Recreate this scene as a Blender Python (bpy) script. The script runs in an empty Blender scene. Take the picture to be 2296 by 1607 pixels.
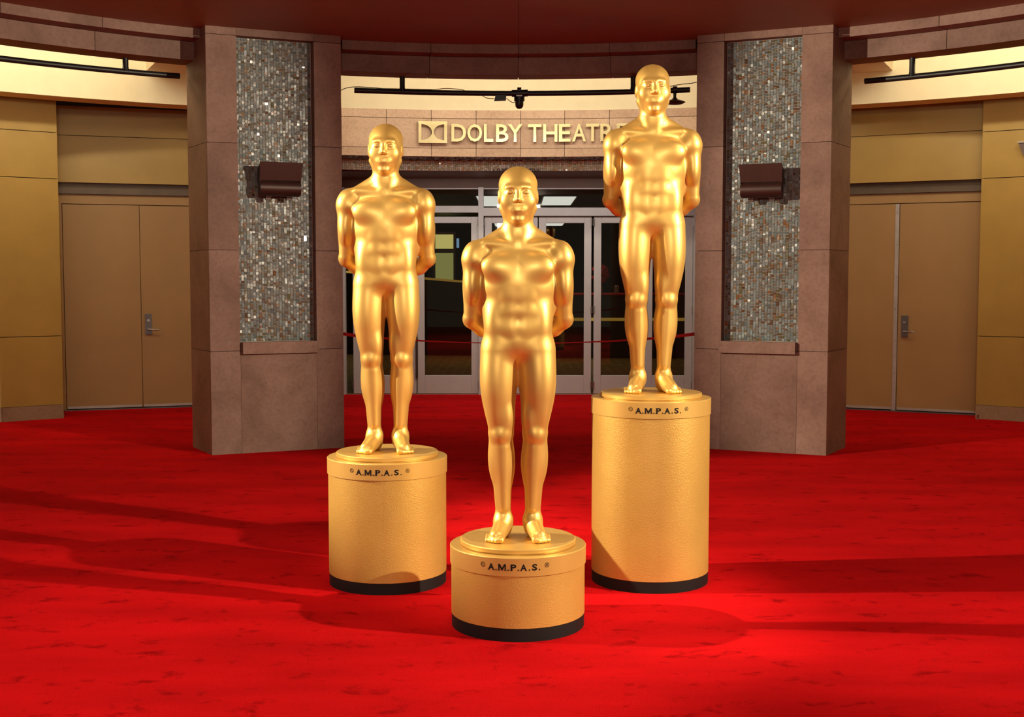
import bpy, bmesh, math, random
import numpy as np
from mathutils import Vector, Matrix
random.seed(7)
PI = math.pi
scene = bpy.context.scene
col = scene.collection

# ------------------------------------------------------------------ camera
F_PX = 2730.0
cam_d = bpy.data.cameras.new('camera')
cam = bpy.data.objects.new('camera', cam_d); col.objects.link(cam)
cam_d.sensor_fit = 'HORIZONTAL'; cam_d.sensor_width = 36.0
cam_d.lens = 36.0 * F_PX / 2296.0
cam.location = (0, 0, 1.6)
cam.rotation_euler = (math.radians(90) - math.atan(182.5 / F_PX), 0, math.atan(15.0 / F_PX))
cam_d.clip_end = 200
scene.camera = cam

# ------------------------------------------------------------------ view / world
scene.view_settings.view_transform = 'Standard'
scene.view_settings.look = 'None'
scene.view_settings.exposure = 0.0
scene.view_settings.gamma = 1.0
scene.view_settings.use_curve_mapping = False
world = bpy.data.worlds.new('world'); scene.world = world
world.use_nodes = True
bg = world.node_tree.nodes['Background']
bg.inputs[0].default_value = (1.0, 0.84, 0.66, 1)
bg.inputs[1].default_value = 0.125

# ------------------------------------------------------------------ lights
def aim(o, target):
    d = Vector(target) - o.location
    o.rotation_euler = d.to_track_quat('-Z', 'Y').to_euler()

def spot(name, loc, target, power, colour, size_deg=80, blend=0.4, radius=0.05):
    l = bpy.data.lights.new(name, 'SPOT'); l.energy = power; l.color = colour
    l.spot_size = math.radians(size_deg); l.spot_blend = blend; l.shadow_soft_size = radius
    o = bpy.data.objects.new(name, l); col.objects.link(o); o.location = loc; aim(o, target); return o

def area(name, loc, target, power, colour, sx, sy, spread=180):
    l = bpy.data.lights.new(name, 'AREA'); l.energy = power; l.color = colour
    l.shape = 'RECTANGLE'; l.size = sx; l.size_y = sy; l.spread = math.radians(spread)
    o = bpy.data.objects.new(name, l); col.objects.link(o); o.location = loc; aim(o, target); return o

# the two stage floods that throw the long shadows to the right and to the left
spot('flood_from_left', (-6.2, 5.85, 3.65), (1.60, 7.23, 2.4), 3900, (1.0, 0.84, 0.62), 54, 0.30, 0.05)
spot('flood_from_right', (6.2, 3.35, 3.65), (-1.30, 6.08, 2.4), 3300, (1.0, 0.84, 0.62), 54, 0.30, 0.05)
area('flood_front', (0.0, -1.5, 3.3), (0, 6.0, 1.2), 120, (1.0, 0.86, 0.70), 1.2, 0.7, 150)
# unseen overhead fills, added to brighten the carpet around the statues
for x_, y_, p_ in ((-2.5, 5.2, 26), (0.0, 3.0, 4), (2.5, 5.2, 26)):
    area('carpet_fill', (x_, y_, 3.78), (x_, y_ + 0.3, 0), p_, (1.0, 0.86, 0.70), 0.6, 0.6, 130)
# cove lamps behind the stone beams, washing the cream bulkhead
RC = 6.1            # the rotunda is centred at (0, RC)
def polar(r, deg, z=0.0):
    a = math.radians(deg); return Vector((r * math.sin(a), RC + r * math.cos(a), z))
for deg, pw in ((-50, 19), (-39, 19), (-30, 16), (30, 16), (39, 19), (50, 19)):
    area('cove_lamp', polar(7.15, deg, 4.36), polar(8.75, deg, 3.95), pw, (1.0, 0.92, 0.74), 1.2, 0.12, 170)
for deg in (-11, 0, 11):
    area('cove_lamp', polar(6.65, deg, 4.10), polar(8.75, deg, 3.7), 17, (1.0, 0.92, 0.74), 1.2, 0.12, 170)
for s_ in (-1, 1):   # warm wall washer in each side bay, plus an added pillar fill
    area('bay_washer', polar(6.5, s_ * 39, 3.67), polar(9.25, s_ * 39, 2.9), 8.5, (1.0, 0.80, 0.45), 2.2, 0.10, 160)
    area('pillar_fill', polar(7.5, s_ * 47, 4.35), (s_ * 2.95, 11.15, 2.2), 9, (1.0, 0.80, 0.45), 0.8, 0.12, 110)  # extra lamp added to brighten the outer pillar side, no real fitting
# the small spotlight on the middle pipe, thrown at the sign and the doors
spot('pipe_spot', (0.0, 12.34, 3.26), (0, 15.9, 2.45), 36, (1.0, 0.90, 0.76), 120, 0.6, 0.03)
# unseen fill added above the glass doors to brighten their frames
area('vestibule_fill', (0, 15.6, 2.90), (0, 16.2, 0.9), 22, (1.0, 0.93, 0.86), 3.6, 0.12, 170)

# ------------------------------------------------------------------ materials
def new_mat(name):
    m = bpy.data.materials.new(name); m.use_nodes = True
    nt = m.node_tree; b = nt.nodes['Principled BSDF']
    return m, nt, b

def N(nt, typ, **kw):
    n = nt.nodes.new(typ)
    for k, v in kw.items(): setattr(n, k, v)
    return n

def coords(nt, scale=(1, 1, 1), kind='Object'):
    tc = N(nt, 'ShaderNodeTexCoord'); mp = N(nt, 'ShaderNodeMapping')
    mp.inputs['Scale'].default_value = scale
    nt.links.new(tc.outputs[kind], mp.inputs[0]); return mp.outputs[0]

def noise(nt, vec, scale, detail=4, rough=0.55, dist=0.0):
    n = N(nt, 'ShaderNodeTexNoise'); n.inputs['Scale'].default_value = scale
    n.inputs['Detail'].default_value = detail; n.inputs['Roughness'].default_value = rough
    n.inputs['Distortion'].default_value = dist
    nt.links.new(vec, n.inputs['Vector']); return n.outputs['Fac']

def ramp(nt, fac, stops):
    r = N(nt, 'ShaderNodeValToRGB'); e = r.color_ramp.elements
    while len(e) < len(stops): e.new(0.5)
    for i, (p, c) in enumerate(stops):
        e[i].position = p; e[i].color = (c[0], c[1], c[2], 1)
    nt.links.new(fac, r.inputs[0]); return r.outputs[0]

def mix(nt, a, b, fac, mode='MIX'):
    m = N(nt, 'ShaderNodeMix', data_type='RGBA', blend_type=mode)
    if isinstance(fac, (int, float)): m.inputs[0].default_value = fac
    else: nt.links.new(fac, m.inputs[0])
    for s, v in ((6, a), (7, b)):
        if isinstance(v, tuple): m.inputs[s].default_value = (v[0], v[1], v[2], 1)
        else: nt.links.new(v, m.inputs[s])
    return m.outputs[2]

def bump(nt, b, h, strength, dist=0.01):
    bp = N(nt, 'ShaderNodeBump'); bp.inputs['Strength'].default_value = strength
    bp.inputs['Distance'].default_value = dist
    nt.links.new(h, bp.inputs['Height']); nt.links.new(bp.outputs[0], b.inputs['Normal'])

def simple(name, c, rough=0.5, metal=0.0, spec=0.5, var=0.12, nscale=6.0, bstr=0.0, bscale=200):
    m, nt, b = new_mat(name)
    v = coords(nt)
    f = noise(nt, v, nscale)
    cc = ramp(nt, f, [(0.3, tuple(x * (1 - var) for x in c)), (0.7, tuple(min(1, x * (1 + var)) for x in c))])
    nt.links.new(cc, b.inputs['Base Color'])
    b.inputs['Roughness'].default_value = rough; b.inputs['Metallic'].default_value = metal
    b.inputs['Specular IOR Level'].default_value = spec
    if bstr: bump(nt, b, noise(nt, v, bscale, 2), bstr, 0.003)
    return m

def emission(name, c, s):
    m = bpy.data.materials.new(name); m.use_nodes = True; nt = m.node_tree
    nt.nodes.remove(nt.nodes['Principled BSDF'])
    e = N(nt, 'ShaderNodeEmission'); e.inputs[0].default_value = (*c, 1); e.inputs[1].default_value = s
    nt.links.new(e.outputs[0], nt.nodes['Material Output'].inputs[0]); return m

def carpet_mat():
    m, nt, b = new_mat('red_carpet')
    v = coords(nt)
    fine = noise(nt, v, 220, 3, 0.7)
    base = ramp(nt, fine, [(0.25, (0.42, 0.0026, 0.0034)), (0.5, (0.59, 0.0045, 0.0068)), (0.8, (0.82, 0.012, 0.014))])
    broad = noise(nt, coords(nt, (0.45, 1.4, 1)), 1.6, 4)
    tone = ramp(nt, broad, [(0.35, (0.72, 0.72, 0.72)), (0.65, (1.0, 1.0, 1.0))])
    base = mix(nt, base, tone, 1.0, 'MULTIPLY')
    # trodden pile and spill marks
    st = noise(nt, coords(nt, (2.2, 3.4, 1)), 2.4, 7, 0.66, 0.35)
    mk = ramp(nt, st, [(0.565, (0, 0, 0)), (0.66, (1, 1, 1))])
    base = mix(nt, base, (0.22, 0.0013, 0.0020), mix(nt, (0, 0, 0), mk, 0.75))
    nt.links.new(base, b.inputs['Base Color'])
    b.inputs['Roughness'].default_value = 1.0; b.inputs['Specular IOR Level'].default_value = 0.03
    b.inputs['Sheen Weight'].default_value = 0.0
    bump(nt, b, fine, 0.6, 0.006)
    return m

def gold_mat(name, c_lo, c_hi, rough, metal, bstr=0.0, bscale=300, coat=0.0):
    m, nt, b = new_mat(name)
    v = coords(nt)
    f = noise(nt, v, 3.0, 3)
    nt.links.new(ramp(nt, f, [(0.3, c_lo), (0.7, c_hi)]), b.inputs['Base Color'])
    b.inputs['Metallic'].default_value = metal; b.inputs['Roughness'].default_value = rough
    b.inputs['Coat Weight'].default_value = coat; b.inputs['Coat Roughness'].default_value = 0.25
    if bstr: bump(nt, b, noise(nt, v, bscale, 3, 0.6), bstr, 0.002)
    return m

def stone_mat(name, c0, c1, c2, vein=0.5):
    m, nt, b = new_mat(name)
    v = coords(nt)
    oi = N(nt, 'ShaderNodeObjectInfo')
    off = N(nt, 'ShaderNodeVectorMath', operation='ADD')
    sc = N(nt, 'ShaderNodeVectorMath', operation='SCALE'); sc.inputs['Scale'].default_value = 37.0
    cb = N(nt, 'ShaderNodeCombineXYZ')
    nt.links.new(oi.outputs['Random'], cb.inputs[0]); nt.links.new(oi.outputs['Random'], cb.inputs[2])
    nt.links.new(cb.outputs[0], sc.inputs[0]); nt.links.new(v, off.inputs[0]); nt.links.new(sc.outputs[0], off.inputs[1])
    vv = off.outputs[0]
    a = ramp(nt, noise(nt, vv, 2.2, 6, 0.6, 0.4), [(0.28, c0), (0.5, c1), (0.75, c2)])
    sp = ramp(nt, noise(nt, vv, 34, 4, 0.6), [(0.30, (0.72, 0.68, 0.66)), (0.55, (1, 1, 1))])
    a = mix(nt, a, sp, 0.6, 'MULTIPLY')
    blot = ramp(nt, noise(nt, vv, 9, 5, 0.7, 0.8), [(0.62, (0, 0, 0)), (0.72, (1, 1, 1))])
    a = mix(nt, a, tuple(x * y for x, y in zip(c0, (0.72, 0.55, 0.48))), mix(nt, (0, 0, 0), blot, vein))
    tone = ramp(nt, oi.outputs['Random'], [(0.0, (0.84, 0.82, 0.82)), (1.0, (1.0, 1.0, 1.0))])
    a = mix(nt, a, tone, 1.0, 'MULTIPLY')
    nt.links.new(a, b.inputs['Base Color'])
    b.inputs['Roughness'].default_value = 0.62; b.inputs['Specular IOR Level'].default_value = 0.3
    bump(nt, b, noise(nt, vv, 60, 5, 0.65), 0.25, 0.003)
    return m

def mosaic_mat():
    m, nt, b = new_mat('glass_mosaic')
    at = N(nt, 'ShaderNodeAttribute'); at.attribute_name = 'Col'
    v = coords(nt)
    sw = ramp(nt, noise(nt, v, 90, 3, 0.6, 0.5), [(0.3, (0.75, 0.75, 0.75)), (0.7, (1.15, 1.15, 1.15))])
    nt.links.new(mix(nt, at.outputs['Color'], sw, 1.0, 'MULTIPLY'), b.inputs['Base Color'])
    b.inputs['Roughness'].default_value = 0.30; b.inputs['Specular IOR Level'].default_value = 0.4
    b.inputs['Coat Weight'].default_value = 0.25; b.inputs['Coat Roughness'].default_value = 0.05
    bump(nt, b, noise(nt, v, 40, 2, 0.5), 0.22, 0.01)
    return m

def glass_mat():
    m = bpy.data.materials.new('door_glass'); m.use_nodes = True; nt = m.node_tree
    nt.nodes.remove(nt.nodes['Principled BSDF'])
    t = N(nt, 'ShaderNodeBsdfTransparent'); t.inputs[0].default_value = (0.72, 0.68, 0.60, 1)
    g = N(nt, 'ShaderNodeBsdfGlossy'); g.inputs['Roughness'].default_value = 0.02
    g.inputs[0].default_value = (0.9, 0.9, 0.9, 1)
    fr = N(nt, 'ShaderNodeFresnel'); fr.inputs[0].default_value = 1.5
    mx = N(nt, 'ShaderNodeMixShader')
    nt.links.new(fr.outputs[0], mx.inputs[0]); nt.links.new(t.outputs[0], mx.inputs[1]); nt.links.new(g.outputs[0], mx.inputs[2])
    nt.links.new(mx.outputs[0], nt.nodes['Material Output'].inputs[0]); return m

def lobby_carpet_mat():
    m, nt, b = new_mat('lobby_carpet')
    v = coords(nt)
    br = N(nt, 'ShaderNodeTexBrick'); nt.links.new(v, br.inputs['Vector'])
    br.inputs['Scale'].default_value = 1.6; br.inputs['Mortar Size'].default_value = 0.03
    br.inputs['Color1'].default_value = (0.32, 0.19, 0.04, 1); br.inputs['Color2'].default_value = (0.21, 0.12, 0.025, 1)
    br.inputs['Mortar'].default_value = (0.42, 0.28, 0.08, 1)
    nt.links.new(mix(nt, br.outputs[0], ramp(nt, noise(nt, v, 8), [(0.3, (0.5, 0.5, 0.5)), (0.7, (1, 1, 1))]), 1.0, 'MULTIPLY'), b.inputs['Base Color'])
    b.inputs['Roughness'].default_value = 0.9
    return m

M = {}
M['carpet'] = carpet_mat()
M['gold'] = gold_mat('satin_gold', (0.70, 0.44, 0.11), (0.75, 0.48, 0.125), 0.44, 0.70, 0.04, 500, 0.12)
M['gold_cap'] = gold_mat('cap_gold', (0.60, 0.375, 0.095), (0.66, 0.42, 0.11), 0.42, 0.50, 0.08, 300)
M['gold_drum'] = gold_mat('drum_gold_paint', (0.56, 0.34, 0.075), (0.64, 0.40, 0.095), 0.42, 0.50, 0.75, 170)
M['black'] = simple('black_base_paint', (0.006, 0.0055, 0.0055), 0.6, spec=0.25)
M['ink'] = simple('black_lettering', (0.005, 0.004, 0.004), 0.7, spec=0.2)
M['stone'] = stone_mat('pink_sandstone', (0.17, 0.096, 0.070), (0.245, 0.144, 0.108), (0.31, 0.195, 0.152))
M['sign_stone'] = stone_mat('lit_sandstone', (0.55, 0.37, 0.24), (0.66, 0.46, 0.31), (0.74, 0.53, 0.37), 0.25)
M['joint'] = simple('dark_joint', (0.05, 0.025, 0.018), 0.9)
M['ceiling'] = simple('rust_ceiling_paint', (0.27, 0.125, 0.060), 0.55, var=0.08, nscale=1.5)
M['cream'] = simple('cream_plaster', (0.80, 0.70, 0.46), 0.8, var=0.03)
M['panel'] = simple('mustard_wall_panel', (0.42, 0.270, 0.060), 0.42, var=0.07, nscale=2.5, bstr=0.15, bscale=260)
M['door'] = simple('tan_door_paint', (0.38, 0.225, 0.080), 0.5, var=0.06, nscale=2.0)
M['plinth'] = stone_mat('plinth_stone', (0.26, 0.17, 0.10), (0.36, 0.25, 0.15), (0.42, 0.30, 0.19), 0.3)
M['bronze'] = simple('dark_bronze', (0.045, 0.016, 0.012), 0.45, metal=0.3)
M['steel'] = simple('brushed_steel', (0.42, 0.40, 0.38), 0.35, metal=0.9)
M['dark_steel'] = simple('lock_plate_grey', (0.16, 0.15, 0.15), 0.4, metal=0.7)
M['alu'] = simple('aluminium_strip', (0.48, 0.45, 0.42), 0.45, metal=0.5)
M['white_frame'] = simple('grey_white_frame', (0.50, 0.48, 0.46), 0.45, var=0.04)
M['pipe'] = simple('black_pipe', (0.006, 0.006, 0.006), 0.45)
M['brass'] = gold_mat('polished_brass', (0.48, 0.40, 0.20), (0.60, 0.50, 0.27), 0.24, 1.0)
M['mosaic'] = mosaic_mat()
M['grout'] = simple('pale_grout', (0.40, 0.31, 0.26), 0.8)
M['glass'] = glass_mat()
M['brown'] = simple('dark_brown_soffit', (0.10, 0.036, 0.014), 0.5)
M['lobby_wall'] = simple('lobby_brown_wall', (0.055, 0.032, 0.014), 0.6)
M['wood'] = simple('dark_wood', (0.035, 0.018, 0.009), 0.4)
M['red_cloth'] = simple('red_ribbon_cloth', (0.62, 0.01, 0.006), 0.7)
M['red_flower'] = simple('red_flower', (0.35, 0.01, 0.01), 0.8)
M['grey_box'] = simple('grey_fixture', (0.22, 0.19, 0.17), 0.5)
M['recess_metal'] = simple('recess_metal', (0.12, 0.085, 0.055), 0.45, metal=0.3)
M['cable'] = simple('beige_cable', (0.28, 0.20, 0.07), 0.7)
M['dark_cable'] = simple('dark_cable', (0.03, 0.025, 0.02), 0.7)
M['lobby_carpet'] = lobby_carpet_mat()
M['lamp_white'] = emission('lobby_lamp', (0.80, 0.90, 1.0), 1.6)
M['lit_window'] = emission('lit_window', (0.75, 0.74, 0.28), 1.1)
M['lit_window_dim'] = emission('lit_window_low', (0.42, 0.46, 0.17), 0.8)
M['blue_lamp'] = emission('blue_sign', (0.25, 0.5, 0.9), 1.0)
M['rail_glow'] = emission('glowing_rail', (0.9, 0.55, 0.10), 0.35)  # glow put into the lobby rails, which are no lamps

# ------------------------------------------------------------------ helpers
def link_mesh(name, verts, faces, m, parent=None, smooth=False):
    me = bpy.data.meshes.new(name); me.from_pydata([tuple(v) for v in verts], [], faces); me.update()
    bm = bmesh.new(); bm.from_mesh(me); bmesh.ops.recalc_face_normals(bm, faces=bm.faces); bm.to_mesh(me); bm.free()
    o = bpy.data.objects.new(name, me); col.objects.link(o)
    me.materials.append(m)
    if smooth:
        for p in me.polygons: p.use_smooth = True
    if parent: o.parent = parent
    return o

def empty(name, loc=(0, 0, 0), rz=0):
    o = bpy.data.objects.new(name, None); col.objects.link(o); o.location = loc
    o.rotation_euler = (0, 0, rz); o.empty_display_size = 0.1; return o

def tag(o, label=None, cat=None, group=None, kind=None):
    if label: o['label'] = label
    if cat: o['category'] = cat
    if group: o['group'] = group
    if kind: o['kind'] = kind
    return o

class MB:
    def __init__(s): s.v = []; s.f = []
    def prism(s, poly, z0, z1):
        n = len(poly); b = len(s.v)
        s.v += [(p[0], p[1], z0) for p in poly] + [(p[0], p[1], z1) for p in poly]
        s.f += [tuple(b + i for i in range(n))[::-1], tuple(b + n + i for i in range(n))]
        for i in range(n):
            j = (i + 1) % n; s.f.append((b + i, b + j, b + n + j, b + n + i))
        return s
    def box(s, x0, x1, y0, y1, z0, z1):
        return s.prism([(x0, y0), (x1, y0), (x1, y1), (x0, y1)], z0, z1)
    def arc(s, r0, r1, a0, a1, z0, z1, step=1.5):
        n = max(1, int(math.ceil(abs(a1 - a0) / step)))
        b = len(s.v)
        for i in range(n + 1):
            a = a0 + (a1 - a0) * i / n
            for r, z in ((r0, z0), (r1, z0), (r1, z1), (r0, z1)):
                s.v.append(tuple(polar(r, a, z)))
        for i in range(n):
            p = b + 4 * i; q = p + 4
            for k in range(4):
                l = (k + 1) % 4; s.f.append((p + k, p + l, q + l, q + k))
        s.f.append((b, b + 1, b + 2, b + 3)); e = b + 4 * n; s.f.append((e + 3, e + 2, e + 1, e))
        return s
    def tube(s, pts, r, n=10, cap=True):
        pts = [Vector(p) for p in pts]; b = len(s.v)
        rr = r if isinstance(r, (list, tuple)) else [r] * len(pts)
        t0 = (pts[1] - pts[0]).normalized()
        up = Vector((0, 0, 1)) if abs(t0.z) < 0.9 else Vector((1, 0, 0))
        for i, p in enumerate(pts):
            t = (pts[min(i + 1, len(pts) - 1)] - pts[max(i - 1, 0)]).normalized()
            x = t.cross(up).normalized(); y = x.cross(t).normalized()
            for k in range(n):
                a = 2 * PI * k / n; s.v.append(tuple(p + (x * math.cos(a) + y * math.sin(a)) * rr[i]))
        for i in range(len(pts) - 1):
            for k in range(n):
                l = (k + 1) % n; p = b + i * n
                s.f.append((p + k, p + l, p + n + l, p + n + k))
        if cap:
            s.f.append(tuple(b + k for k in range(n))[::-1]); e = b + (len(pts) - 1) * n
            s.f.append(tuple(e + k for k in range(n)))
        return s
    def lathe(s, prof, n=32, c=(0, 0, 0)):
        b = len(s.v)
        for r, z in prof:
            for k in range(n):
                a = 2 * PI * k / n; s.v.append((c[0] + r * math.cos(a), c[1] + r * math.sin(a), c[2] + z))
        for i in range(len(prof) - 1):
            for k in range(n):
                l = (k + 1) % n; p = b + i * n
                s.f.append((p + k, p + l, p + n + l, p + n + k))
        s.f.append(tuple(b + k for k in range(n))[::-1]); e = b + (len(prof) - 1) * n
        s.f.append(tuple(e + k for k in range(n)))
        return s
    def build(s, name, m, parent=None, smooth=False):
        o = link_mesh(name, s.v, s.f, m, parent)
        if smooth:
            for p in o.data.polygons: p.use_smooth = True
            try: o.data.set_sharp_from_angle(angle=math.radians(40))
            except Exception: pass
        return o

def bevelled(o, w=0.003, seg=1):
    md = o.modifiers.new('bevel', 'BEVEL'); md.width = w; md.segments = seg; md.limit_method = 'ANGLE'
    return o

def text_mesh(txt, size, depth, xs=1.0, offset=0.0):
    c = bpy.data.curves.new('txt', 'FONT'); c.body = txt; c.size = size; c.extrude = depth / 2
    c.offset = offset; c.align_x = 'LEFT'; c.resolution_u = 3
    o = bpy.data.objects.new('txt', c); col.objects.link(o)
    dg = bpy.context.evaluated_depsgraph_get(); dg.update()
    me = bpy.data.meshes.new_from_object(o.evaluated_get(dg))
    bpy.data.objects.remove(o); bpy.data.curves.remove(c)
    return me

def fit_glyph(me, w, h):
    """rescale a text mesh so that its outline fills w x h, centred in x, base at y=0"""
    xs = [v.co.x for v in me.vertices]; ys = [v.co.y for v in me.vertices]
    x0, x1, y0, y1 = min(xs), max(xs), min(ys), max(ys)
    for v in me.vertices:
        v.co.x = ((v.co.x - x0) / (x1 - x0) - 0.5) * w
        v.co.y = (v.co.y - y0) / (y1 - y0) * h
    return me

# ------------------------------------------------------------------ floor, ceiling
fl = MB().box(-12, 12, -6, 16.58, -0.1, 0.0).build('floor', M['carpet']); tag(fl, kind='structure')
fl2 = MB().box(-8, 8, 16.62, 37, -0.1, 0.0).build('floor', M['lobby_carpet']); tag(fl2, kind='structure')
tag(MB().box(-2.42, 2.42, 16.58, 16.62, -0.1, 0.004).build('trim_1', M['alu']), kind='structure')

ce = empty('ceiling'); tag(ce, kind='structure')
MB().arc(0.02, 2.9, -180, 180, 3.81, 3.9, 6).build('panel', M['ceiling'], ce)
MB().arc(2.904, 5.95, -110, -0.02, 3.81, 3.9, 3).build('panel', M['ceiling'], ce)
MB().arc(2.904, 5.95, 0.02, 110, 3.81, 3.9, 3).build('panel', M['ceiling'], ce)
MB().arc(2.904, 5.95, 110, 250, 3.81, 3.9, 3).build('panel', M['ceiling'], ce)
MB().box(-9.5, 9.5, 7.5, 18.2, 4.62, 4.7).build('upper_ceiling', M['cream'], ce)

# ------------------------------------------------------------------ stone beams between the pillars
def beam(idx, spans_up, lo_ext):
    root = empty('trim_%d' % idx); tag(root, kind='structure')
    a0, a1 = spans_up[0], spans_up[-1]
    MB().arc(5.90, 6.14, a0 + 0.1, a1 - 0.1, 3.60, 4.62, 2).build('beam_core', M['joint'], root)
    MB().arc(5.72, 5.92, a0 + 0.1, a1 - 0.1, 3.735, 3.85, 2).build('beam_core', M['joint'], root)
    MB().arc(6.14, 6.18, a0, a1, 3.58, 4.62, 2).build('beam_back', M['cream'], root)
    g = 0.025
    for i in range(len(spans_up) - 1):
        MB().arc(5.68, 5.93, spans_up[i] + g, spans_up[i + 1] - g, 3.725, 3.86, 1.5).build('stone', M['stone'], root)
        MB().arc(5.87, 6.17, spans_up[i] + g, spans_up[i + 1] - g, 3.56, 3.722, 1.5).build('stone', M['stone'], root)
beam(2, [-16.9, -8.45, -0.05, 8.68, 16.9], 0)
beam(3, [-72, -64, -55.5, -47.3, -38.7, -29.2], 0)
beam(4, [29.2, 38.9, 47.5, 55.5, 64, 72], 0)

# ------------------------------------------------------------------ mosaics
PAL = [((0.23, 0.25, 0.24), 26), ((0.18, 0.20, 0.19), 22), ((0.30, 0.33, 0.32), 12), ((0.25, 0.22, 0.18), 20),
       ((0.20, 0.15, 0.11), 14), ((0.17, 0.13, 0.05), 8), ((0.30, 0.12, 0.035), 6), ((0.16, 0.08, 0.04), 6),
       ((0.42, 0.44, 0.42), 4)]
PAL_LIT = [((0.95, 0.88, 0.66), 30), ((0.80, 0.74, 0.50), 30), ((1.0, 0.98, 0.85), 18), ((0.90, 0.58, 0.28), 10), ((1.1, 1.1, 1.1), 8)]  # strip tiles: lamp light put into the colour by a raised palette
def pick(pal):
    dim = (0.62, 0.74, 0.80) if pal is PAL else (0.95, 1.0, 0.95)
    t = random.random() * sum(w for _, w in pal)
    for c, w in pal:
        t -= w
        if t <= 0: break
    k = random.uniform(0.82, 1.15)
    return tuple(a * k * b for a, b in zip(c, dim))

def mosaic(name, w, h, place, parent, pal, step=0.0265, thick=0.006, tilt=0.075):
    """place(u, v, d) -> world point; u across, v up, d out of the wall"""
    v = []; f = []; cols = []
    ncol = int(round(w / step)); sw = w / ncol; g = 0.0021
    for i in range(ncol):
        y = 0.0
        while y < h - 0.004:
            q = random.random()
            hh = step * (1.0 if q < 0.78 else (1.95 if q < 0.90 else 0.55))
            if y + hh > h - step * 0.5: hh = h - y
            u0, u1, v0, v1 = i * sw + g, (i + 1) * sw - g, y + g, y + hh - g
            y += hh
            tx = random.gauss(0, tilt); ty = random.gauss(0, tilt)
            uc, vc = (u0 + u1) / 2, (v0 + v1) / 2
            b = len(v)
            for (uu, vv) in ((u0, v0), (u1, v0), (u1, v1), (u0, v1)): v.append(place(uu, vv, 0))
            for (uu, vv) in ((u0, v0), (u1, v0), (u1, v1), (u0, v1)):
                v.append(place(uu, vv, thick + (uu - uc) * tx + (vv - vc) * ty))
            fs = [(b + 4, b + 5, b + 6, b + 7), (b, b + 1, b + 5, b + 4), (b + 1, b + 2, b + 6, b + 5), (b + 2, b + 3, b + 7, b + 6), (b + 3, b, b + 4, b + 7)]
            f += fs; c = pick(pal); cols += [c] * 5
    o = link_mesh(name, v, f, M['mosaic'], parent)
    at = o.data.color_attributes.new('Col', 'FLOAT_COLOR', 'CORNER')
    for p in o.data.polygons:
        c = cols[p.index]
        for li in p.loop_indices: at.data[li].color = (*c, 1)
    o['kind'] = 'stuff'
    return o

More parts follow.
